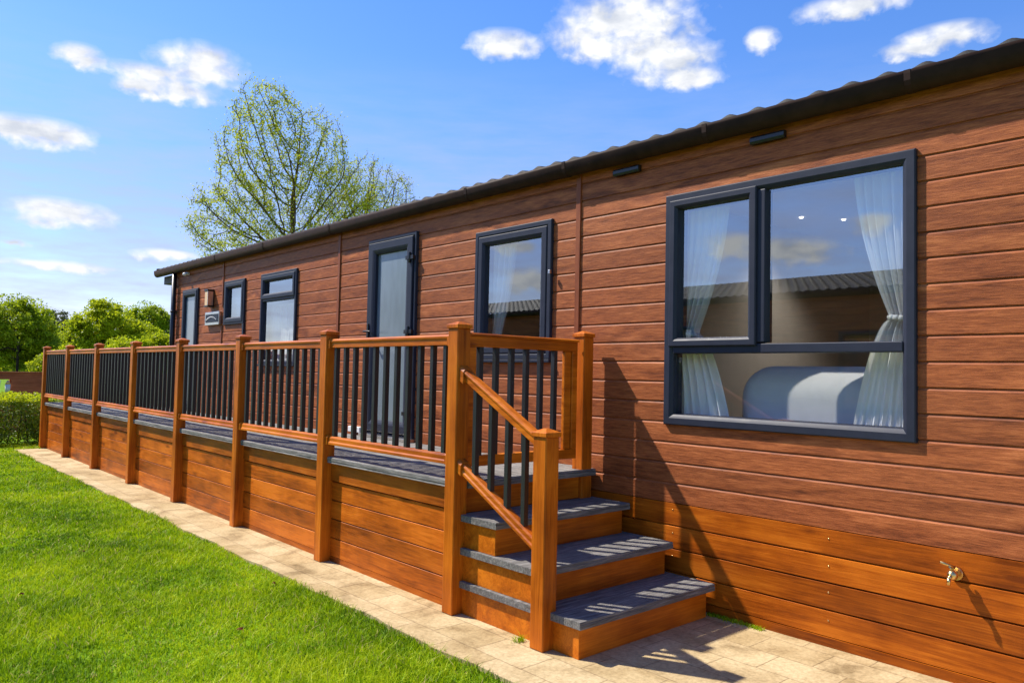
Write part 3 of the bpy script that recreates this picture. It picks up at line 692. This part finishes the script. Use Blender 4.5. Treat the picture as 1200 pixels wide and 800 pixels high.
def skeleton_mesh(nodes,parent,rtip,expo,name,mat,par_,rmax=9,sides=5):
    n=len(nodes); r=np.zeros(n); ch=np.zeros(n,int)
    acc=np.zeros(n)
    for i in range(n-1,-1,-1):
        if acc[i]==0: acc[i]=rtip**expo
        if parent[i]>=0: acc[parent[i]]+=acc[i]
    r=np.minimum(acc**(1/expo),rmax)
    idx=np.where(parent>=0)[0]; A=nodes[parent[idx]];B=nodes[idx]; ra=np.minimum(r[parent[idx]],r[idx]*1.35); rb=r[idx]
    d=B-A; d/=np.linalg.norm(d,axis=1)[:,None]+1e-9; t=np.tile([0,0,1.],(len(d),1)); t[np.abs(d[:,2])>.9]=[1,0,0]
    p=np.cross(d,t); p/=np.linalg.norm(p,axis=1)[:,None]; q=np.cross(d,p); V=[]
    B=B+d*rb[:,None]*.3
    for k in range(sides):
        a=2*np.pi*k/sides; V.append(A+(p*np.cos(a)+q*np.sin(a))*ra[:,None])
    for k in range(sides):
        a=2*np.pi*k/sides; V.append(B+(p*np.cos(a)+q*np.sin(a))*rb[:,None])
    V=np.stack(V,1).reshape(-1,3); b=np.arange(len(idx))[:,None]*2*sides
    F=np.concatenate([b+[k,sides+k,sides+(k+1)%sides,(k+1)%sides] for k in range(sides)])
    return npmesh(name,V,F,mat,par_,True),r
def ell(n,c,rad,shell=.0):
    d=rng.normal(size=(n,3)); d/=np.linalg.norm(d,axis=1)[:,None]; u=rng.uniform(shell,1,n)**(1/3.)
    return np.array(c)+d*u[:,None]*np.array(rad)
# the camera-right / view directions at the tree (world): spread the crown mostly across them
def crowns(spec):
    return np.concatenate([ell(n,c,r) for n,c,r in spec])
# big spring tree behind the lodge
def big_tree():
    t=thing('tree','tall half bare spring tree with thin brown limbs and yellow green buds behind the roof','tree',(10.9,22.6,-.02))
    a=crowns([(1150,(9.95,22.9,8.0),(1.45,1.35,2.6)),(750,(11.5,22.3,7.6),(1.15,1.2,2.3)),(800,(9.2,23.2,5.9),(1.5,1.3,1.6)),(450,(10.8,22.6,6.1),(1.4,1.3,1.3)),(900,(12.6,22.2,6.6),(1.45,1.1,1.6))])
    nd,pa=colonize(a,(10.95,22.45,0),.17,1.1,.26,(10.9,22.5,5.2))
    _,r=skeleton_mesh(nd,pa,.0078,2.25,'trunk',M['bark'],t,.15)
    tips=nd[(r<.019)]
    cn=.5+.5*np.sin(tips[:,0]*3.1+tips[:,2]*2.3)*np.sin(tips[:,1]*2.7-tips[:,2]*3.3+1); P=np.repeat(tips,(5+rng.integers(0,8,len(tips))+22*cn).astype(int),0); P=P+rng.normal(0,.085,P.shape)
    leaves_mesh(P,.070,M['leaf_spring'],'crown',t)
    # twiggy ends
    k=np.where((r<.012))[0]; k=np.repeat(k,3); d=rng.normal(0,1,(len(k),3)); d[:,2]+=.5; d/=np.linalg.norm(d,axis=1)[:,None]
    A=nd[k];B=A+d*rng.uniform(.15,.42,len(k))[:,None]; pp=np.cross(d,[0,0,1.]); pp/=np.linalg.norm(pp,axis=1)[:,None]+1e-9; pp*=.0045
    V=np.stack([A-pp,A+pp,B],1).reshape(-1,3); npmesh('twigs',V,np.arange(len(V)).reshape(-1,3),M['bark'],t)
    leaves_mesh(B+rng.normal(0,.03,B.shape),.065,M['leaf_spring'],'crown',t)
big_tree()
def small_tree():
    t=thing('tree','smaller nearly leafless tree with pale grey twigs right of the tall spring tree','tree',(13.9,22.8,-.02))
    a=crowns([(900,(13.9,23.1,7.2),(1.3,1.2,1.85)),(420,(12.9,23.5,6.6),(.9,.9,1.5)),(420,(14.8,22.6,6.9),(.8,.8,1.55))])
    nd,pa=colonize(a,(13.9,22.9,0),.15,1.2,.21,(13.9,22.9,4.6))
    _,r=skeleton_mesh(nd,pa,.0070,2.25,'trunk',M['bark'],t,.09)
    tips=nd[(r<.014)]; P=np.repeat(tips,11,0); P=P+rng.normal(0,.08,P.shape); leaves_mesh(P,.06,M['leaf_spring'],'crown',t)
    k=np.where((r<.011))[0]; k=np.repeat(k,4); d=rng.normal(0,1,(len(k),3)); d[:,2]+=.6; d/=np.linalg.norm(d,axis=1)[:,None]
    A=nd[k];B=A+d*rng.uniform(.12,.3,len(k))[:,None]; pp=np.cross(d,[0,0,1.]); pp/=np.linalg.norm(pp,axis=1)[:,None]+1e-9; pp*=.004
    V=np.stack([A-pp,A+pp,B],1).reshape(-1,3); npmesh('twigs',V,np.arange(len(V)).reshape(-1,3),M['bark'],t)
small_tree()
def far(p,k): # push a point k times farther from the camera along the ground
    c=np.array([0,0,1.44]); return c+(np.array(p)-c)*k
def leafy(label,base,spec,K,leaf,mat,nleaf,bark='bark_dark',trunk_r=.12,att=260,tt=None,spread=.095,name='tree'):
    spec=[(n,tuple(far(c,K)),tuple(np.array(r)*K)) for n,c,r in spec]; b=far((base[0],base[1],1.44),K); b=(b[0],b[1],-.02)
    t=thing(name,label,'tree',b)
    A=crowns([(max(20,int(att*n/sum(s[0] for s in spec))),c,r) for n,c,r in spec])
    top=min(s[1][2]-s[2][2]*.55 for s in spec)
    nd,pa=colonize(A,b,.22*K,3*K,.24*K,(b[0],b[1],max(.6,top) if tt is None else tt))
    _,r=skeleton_mesh(nd,pa,.012*K,2.2,'trunk',M[bark],t,trunk_r)
    tips=nd[r<.03*K]
    idx=rng.integers(0,len(tips),nleaf); cl=rng.normal(0,spread*K,(nleaf,3)); cl[:,2]*=.55
    P1=tips[idx]+cl
    tot=sum(s_[0] for s_ in spec); P2=np.concatenate([ell(int(nleaf*.55*s_[0]/tot),s_[1],np.array(s_[2])*1.12,.05) for s_ in spec]); q=P2/K
    gate=np.sin(q[:,0]*9+1.7*np.sin(q[:,2]*7))*np.sin(q[:,2]*11+q[:,1]*5+q[:,0]*4)+rng.normal(0,.22,len(P2)); P2=P2[gate>.22]
    leaves_mesh(np.concatenate([P1,P2]),leaf*K,M[mat],'crown',t)
leafy('green maple like tree with a dark straight trunk left of the deck',(4.30,26.75),[(3,(4.35,27.6,2.55),(1.05,1.0,.95)),(1,(3.5,27.8,2.2),(.6,.8,.8)),(2,(4.9,27.5,2.1),(.6,.8,.75)),(1,(4.3,27.6,1.75),(.9,.9,.4))],1.5,.085,'leaf_green',44000,tt=2.3,trunk_r=.06,att=420)
leafy('broad bright lime green tree beyond the fence left of the lodge',(8.2,33),[(3,(8.2,33,3.05),(.95,1.,.95)),(2,(7.2,33.2,2.35),(.75,.9,.8)),(2,(9.2,32.7,2.5),(.9,.9,.75)),(2,(8.3,33,2.0),(1.5,1.,.6))],1.45,.095,'leaf_lime',52000)
leafy('darker green tree standing farthest back near the lodge corner',(12.6,43),[(3,(12.6,43,3.75),(1.1,1.1,1.05)),(1,(13.6,42.7,3.5),(.8,.8,.8)),(1,(11.9,43.2,3.3),(.8,.8,.8)),(2,(12.8,43,2.6),(1.4,1.,.9))],1.5,.10,'leaf_green',36000)
leafy('low lime green bush like tree against the lodge corner',(6.9,23),[(2,(6.3,23.15,1.75),(.6,.6,.52)),(2,(7.0,23.0,1.7),(.6,.6,.6)),(2,(7.6,22.8,1.9),(.6,.6,.62))],1.5,.075,'leaf_lime',26000)
leafy('small pale lime bush between the maple like tree and the first deck post',(4.75,25.6),[(2,(4.85,25.4,1.35),(.42,.5,.42)),(1,(5.3,25.4,1.5),(.4,.4,.5))],1.5,.075,'leaf_lime',9000)
leafy('greyish dark tree top showing in the gap between two green trees',(11.7,58),[(2,(11.6,58.8,4.1),(.9,1,1.0)),(1,(12.3,58.4,3.6),(1.1,1,.9))],1.5,.10,'leaf_dark',9000)
# distant wood belt closing the horizon
P=[]
for k in range(150):
    a=R(rng.uniform(-12,80)); d=rng.uniform(95,125); h=rng.uniform(2.0,4.2); P.append(ell(420,(math.sin(a)*d,math.cos(a)*d,h*.5),(3.2,3.2,h*.62)))
tag(leaves_mesh(np.concatenate(P),.75,M['leaf_green'],'distant_wood'),'low dark wood far away on the horizon','wood',kind='stuff')
# hedge
def hedge():
    h=thing('hedge','clipped green box hedge with bright lime top in front of the brown fence','hedge',(1.6,16.7,-.02))
    n=52000; x=rng.uniform(-1.0,3.42,n); y=rng.uniform(16.12,17.15,n); z=rng.uniform(.02,.88,n)
    d=np.minimum.reduce([y-16.12,17.15-y,.88-z,3.42-x]); keep=(d<.16)|(rng.random(n)<.25); P=np.c_[x,y,z][keep]
    P+=.045*np.c_[np.sin(P[:,0]*9+P[:,2]*5),np.sin(P[:,0]*11+P[:,2]*8),np.sin(P[:,0]*7+P[:,1]*6)]
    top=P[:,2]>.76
    leaves_mesh(P[~top],.052,M['leaf_hedge'],'foliage',h); leaves_mesh(P[top],.052,M['leaf_lime'],'sunlit_top',h)  # lighter top leaves: sun on the hedge top put into their colour
    m=MB()
    for k in range(26):
        x0=-.9+k*.165; m.tube((x0,16.6,-.02),(x0+rng.uniform(-.1,.1),16.6+rng.uniform(-.2,.2),.6),.014,.008,6)
    m.build('stem',M['bark_dark'],h)
hedge()
sb=thing('shrub','pale variegated shrub at the hedge end beside the first deck post','shrub',(3.25,15.95,-.02))
P=ell(2600,(3.30,16.0,.42),(.24,.22,.42)); leaves_mesh(P,.055,M['leaf_pale'],'foliage',sb)
m=MB()
for k in range(6): m.tube((3.28+k*.01,16.0,-.02),(3.18+k*.05,16.0,.6),.008,.004,6)
m.build('stem',M['bark_dark'],sb)
# neighbouring fence
fn=thing('fence','reddish brown horizontal board fence behind the clipped hedge','fence',(4.5,18.8,0))
m=MB()
for k in range(9):
    z=.02+k*.137; zz=z+.1365
    if 5<=k<=7: m.box(2.93,9.0,18.78,18.81,z,zz)
    else: m.box(-2,9.0,18.78,18.81,z,zz)
m.build('board_panel',M['fence'],fn,.003)
m=MB(); m.box(-2,9.0,18.76,18.83,1.253,1.278); m.build('top_rail',M['fence'],fn,.003)
for x in (-1.5,.6,2.95,5.0,7.0):
    m=MB(); m.box(x-.045,x+.045,18.815,18.90,0,1.25); m.build('post',M['fence'],fn,.004)
ln=thing('garden_lantern','small pale glass lantern in the opening of the brown fence','lantern',(2.86,18.7,.80))
m=MB(); m.tube((2.86,18.72,0),(2.86,18.72,.84),.018,.018,8); m.build('pole',M['soffit'],ln)
m=MB(); m.tube((2.86,18.72,.84),(2.86,18.72,1.02),.045,.05,8); m.build('glass_body',M['white'],ln)
m=MB(); m.tube((2.86,18.72,1.02),(2.86,18.72,1.10),.055,.012,8); m.build('lid',M['amber'],ln)
# parked white cars far left
def car(x,y,label,L=4.1,sg=1):
    t=thing('parked_car',label,'car',(x,y,0),'white cars parked beyond the fence')
    fx=lambda a: x+(a if sg>0 else L-a)
    prof=[(0,.35),(L,.35),(L+.03,.72),(L-.15,.90),(L-1.05,.98),(L-1.75,1.43),(.75,1.46),(.12,1.0),(-.02,.7)]
    n=len(prof); m=MB(); m.add([(fx(a),y,b) for a,b in prof]+[(fx(a),y+1.72,b) for a,b in prof],[tuple(range(n-1,-1,-1)),tuple(range(n,2*n))]+[(i,(i+1)%n,n+(i+1)%n,n+i) for i in range(n)])
    m.build('body',M['white'],t,.06,fixn=True,seg=3)
    for q in ([(L-1.15,.98),(L-1.75,1.36),(1.9,1.38),(1.9,.98)],[(1.8,.98),(1.8,1.38),(.85,1.38),(.35,1.0)]):
        m=MB(); m.add([(fx(a),y-.006,b) for a,b in q]+[(fx(a),y+.02,b) for a,b in q],[(0,1,2,3),(7,6,5,4)]+[(i,(i+1)%4,4+(i+1)%4,4+i) for i in range(4)]); m.build('window',M['black'],t,fixn=True)
    for a in (.8,L-.85):
        for yy in (y+.08,y+1.64):
            m=MB(); m.tube((fx(a),yy-.1,.31),(fx(a),yy+.1,.31),.31,.31,18); wh=m.build('wheel',M['black'],t)
            m=MB(); m.tube((fx(a),yy-.105,.31),(fx(a),yy+.105,.31),.19,.19,14); m.build('rim',M['steel'],wh)
car(1.5,38.5,'white car parked left of the dark tree trunk beyond the fence',4.1,1)
car(6.7,40.5,'white car parked right of the dark tree trunk beyond the fence',4.0,-1)

# ------------------------------------------------------------------ opposite lodge (seen in the window reflections)
nb=thing('holiday_lodge','second brown lodge with dark tiled roof mirrored in the large window','lodge',(-7,10,0))
NX=-4.9
NO=[(5.0,6.2,.9,2.3),(9.2,10.0,.7,2.5),(12.2,14.0,1.0,2.4)]
sheet(cladprof(.5,.131,19,2.985),2.6,19,NO,NX,-1,M['clad'],'wall',nb)
m=MB(); m.box(NX-4.1,NX-.02,2.62,18.98,0,.52); m.build('skirting',M['skirt'],nb)
m=MB(); m.box(NX-4.1,NX-.25,2.62,18.98,.52,2.98); m.build('inner_wall',M['cream'],nb)
for y in (2.6,19):
    m=MB(); pts=[(NX,0),(NX-4.1,0),(NX-4.1,2.99),(NX-2.05,3.45),(NX,2.99)]; m.add([(a,y,b) for a,b in pts]+[(a,y+.05,b) for a,b in pts],[tuple(range(5)),tuple(range(9,4,-1))]+[(i,(i+1)%5,5+(i+1)%5,5+i) for i in range(5)]); m.build('gable_wall',M['clad'],nb,fixn=True)
for o in NO:
    f=ring(*o[:2],*o[2:],FP(.07),M['frame'],'window',nb,NX,1); m=MB(); m.box(NX-.02,NX-.012,o[0]+.06,o[1]-.06,o[2]+.06,o[3]-.06); m.build('pane',M['glass'],f)
roof(nb,NX+.12,-1,NX-3.2,3.02,3.75,2.3,19.3,M['tile'],6); roof(nb,NX-4.3,1,NX-3.2,3.02,3.75,2.3,19.3,M['tile'],4)
gutter('gutter',nb,NX+.03,1,2.3,19.3,[5,9,13])
leafy('green tree behind the second lodge seen only as a reflection',(-9.5,25),[(2,(-9.5,25,4.2),(1.8,1.8,1.9)),(1,(-8.6,25,3.4),(1.4,1.4,1.3))],1.0,.16,'leaf_green',14000)

# ------------------------------------------------------------------ small litter on lawn, weeds by the steps
def dead_leaf(x,y,label,s):
    m=MB(); c=rng.uniform(0,6); pts=[]
    for k in range(9):
        a=c+2*math.pi*k/9; rr=s*(1 if k%2 else .62)*(1.3 if k in (0,) else 1); pts.append((x+rr*math.cos(a)*1.3,y+rr*math.sin(a),.022+.006*math.sin(a*2)))
    m.add(pts+[(x,y,.030)],[(k,(k+1)%9,9) for k in range(9)]); o=m.build('fallen_leaf',M['trim']); md=o.modifiers.new('t','SOLIDIFY'); md.thickness=.0012
    tag(o,label,'leaf','dead leaves on the lawn')
dead_leaf(1.76,4.15,'curled brown dead leaf low on the lawn nearest the camera',.020)
dead_leaf(2.30,4.9,'small brown dead leaf on the lawn close to the stone strip',.012)
dead_leaf(1.55,6.6,'tiny brown dead leaf in the middle of the lawn',.012)
dead_leaf(.98,5.6,'tiny dark dead leaf at the left of the lawn',.012)
def weed(x,y,n,label,spread=.05,h=.05):
    t=MB()
    V,F=blades(rng.normal(x,spread,n),rng.normal(y,spread*.5,n),h,.004,0.)
    o=npmesh('weed',V,F,M['grass']); tag(o,label,'weed')
weed(2.872,3.10,60,'little green weed growing at the foot of the steps beside the newel post',.022,.035)
def weed_line():
    n=700; y=rng.uniform(2.36,2.74,n); x=4.112-np.abs(rng.normal(0,.018,n))
    V,F=blades(x,y,.018,.004,0.); o=npmesh('weed',V,F,M['grass']); tag(o,'strip of moss and grass growing along the lodge base by the bottom step','weed')
weed_line()

# ------------------------------------------------------------------ camera
cd=bpy.data.cameras.new('camera'); cam=bpy.data.objects.new('camera',cd); COL.objects.link(cam); sc.camera=cam
F=Vector((0.66586806,0.74485426,0.04256589)); Rt=Vector((0.7447649,-0.66699353,0.02109229)); U=Vector((-0.04410185,-0.0176569,0.99887099))
mw=Matrix((( Rt.x,U.x,-F.x,0),(Rt.y,U.y,-F.y,0),(Rt.z,U.z,-F.z,1.44),(0,0,0,1))); cam.matrix_world=mw
cd.sensor_width=36; cd.lens=902.21/1200*36; cd.clip_end=3000; cd.clip_start=.05

# ------------------------------------------------------------------ sun + sky
SUN=Vector((-.39,.745,1.)).normalized()
sl=bpy.data.lights.new('sun','SUN'); sl.energy=3.9; sl.angle=R(.8); sl.color=(1,.93,.82)
so=bpy.data.objects.new('sun',sl); COL.objects.link(so); so.rotation_euler=SUN.to_track_quat('Z','Y').to_euler()
w=bpy.data.worlds.new('World'); sc.world=w; w.use_nodes=True; t=w.node_tree; t.nodes.clear()
class WN(N):
    def __init__(s): s.t=t
wn=WN(); out=wn.n('ShaderNodeOutputWorld'); bg=wn.n('ShaderNodeBackground'); wn.l(bg.outputs[0],out.inputs[0])
sky=wn.n('ShaderNodeTexSky',sky_type='NISHITA',sun_disc=False); sky.sun_elevation=math.asin(SUN.z); sky.sun_rotation=math.atan2(SUN.x,SUN.y)
sky.altitude=0; sky.air_density=1.0; sky.dust_density=.25; sky.ozone_density=2.5
tc=wn.n('ShaderNodeTexCoord').outputs['Generated']; sp=wn.n('ShaderNodeSeparateXYZ'); wn.l(tc,sp.inputs[0])
az=wn.math('MULTIPLY',wn.math('ARCTAN2',sp.outputs[0],sp.outputs[1]),180/math.pi); el=wn.math('MULTIPLY',wn.math('ARCSINE',sp.outputs[2]),180/math.pi)
cmb=wn.n('ShaderNodeCombineXYZ'); wn.l(az,cmb.inputs[0]); wn.l(wn.math('MULTIPLY',el,1.25),cmb.inputs[1])
CL=[(12.0,19.4,1.5,.7),(15.9,19.1,2.4,.6),(19.1,20.1,2.7,1.3),(17.2,18.4,2.8,.8),(15.4,18.3,1.6,.6),(9.9,14.5,2.9,.8),(8.3,14.5,1.3,.7),(11.0,9.7,2.7,.8),(9.9,9.2,1.4,.5),(40.7,23.5,2.4,.9),(50.0,24.9,4.6,1.9),(47.8,23.9,3.1,1.5),(53.1,22.2,3.3,1.4),(54.1,21.2,2.4,.8),(51.6,23.0,3.1,1.4),(59.7,23.1,1.0,.7),(65.7,24.4,3.1,.7),(71.1,21.8,2.5,.7),(69.4,21.3,2.0,.5),(17.4,7.6,1.6,.35),(10.7,6.3,3.0,.3),(8.6,7.5,.7,.2),
(-57.8,9.5,2.0,.8),(-61.6,9.0,3.,.9),(-66.8,10.6,1.2,.7),(-43.0,6.9,2.,1.0),(-41.7,9.4,1.5,.5),(-30,16,5,1.6),(-85,20,6,2),(-50,26,6,2),(110,22,7,2.5),(150,17,8,2.5),(-130,18,7,2.)]
n1=wn.noise(cmb.outputs[0],.30,6,.55); n2=wn.noise(cmb.outputs[0],.75,5,.5,.2); n3=wn.noise(wn.scale(cmb.outputs[0],(.6,1.1,1),(3,1,0)),.55,4,.5)
acc=None
dz=wn.math('MULTIPLY',wn.math('SUBTRACT',n2,.5),2.3); dw=wn.math('MULTIPLY',wn.math('SUBTRACT',n1,.5),2.6)
for a,e,ra,re in CL:
    u=wn.math('DIVIDE',wn.math('SUBTRACT',wn.math('ADD',az,dw),a),ra*1.05); v=wn.math('DIVIDE',wn.math('SUBTRACT',wn.math('ADD',el,wn.math('MULTIPLY',dz,.35)),e),re*1.05)
    d=wn.math('ADD',wn.math('MULTIPLY',u,u),wn.math('MULTIPLY',v,v)); q=wn.math('SUBTRACT',1.62,d)
    acc=q if acc is None else wn.math('SMOOTH_MAX',acc,q,.5)
den=wn.math('ADD',wn.math('MULTIPLY',acc,1.15),wn.math('MULTIPLY',wn.math('SUBTRACT',n2,.50),2.9))
cm=wn.ramp(wn.math('MULTIPLY',den,.60),[(0.0,(0,0,0)),(.4,(.25,.25,.25)),(1.,(1,1,1))])
shade=wn.ramp(wn.math('ADD',wn.math('MULTIPLY',n3,.75),wn.math('MULTIPLY',n2,.25)),[(.38,(2.5,2.68,3.05)),(.56,(3.75,3.8,3.9))])
# thin high veil near the horizon
veil=wn.ramp(wn.noise(wn.scale(cmb.outputs[0],(.5,2.2,1)),.32,6,.6),[(.25,(0,0,0)),(.68,(1,1,1))])
hz=wn.ramp(wn.math('DIVIDE',el,30.),[(0.0,(1,1,1)),(.35,(.65,.65,.65)),(.75,(.0,.0,.0))])
hs_=wn.n('ShaderNodeHueSaturation'); hs_.inputs['Saturation'].default_value=1.25; hs_.inputs['Value'].default_value=1.0; hs_.inputs['Hue'].default_value=.508; wn.l(sky.outputs[0],hs_.inputs['Color'])
base=wn.mix(wn.math('MULTIPLY',wn.math('MULTIPLY',veil,hz),.8),hs_.outputs[0],(3.1,3.3,3.75))
grd=wn.ramp(wn.math('DIVIDE',el,40.),[(0.,(.61,.57,.69)),(.25,(.67,.625,.73)),(.48,(.72,.74,.82)),(.75,(.70,.76,.87))])
base=wn.mix(1.,base,grd,'MULTIPLY')
fin=wn.mix(cm,base,shade); wn.l(fin,bg.inputs[0]); bg.inputs[1].default_value=.14
sc.view_settings.view_transform='Standard'; sc.view_settings.look='None'; sc.view_settings.exposure=.98; sc.view_settings.gamma=1
sc.render.engine='CYCLES'; sc.cycles.max_bounces=8; sc.cycles.transparent_max_bounces=16
sc.cycles.sample_clamp_indirect=6
sc.render.resolution_x=1024; sc.render.resolution_y=682
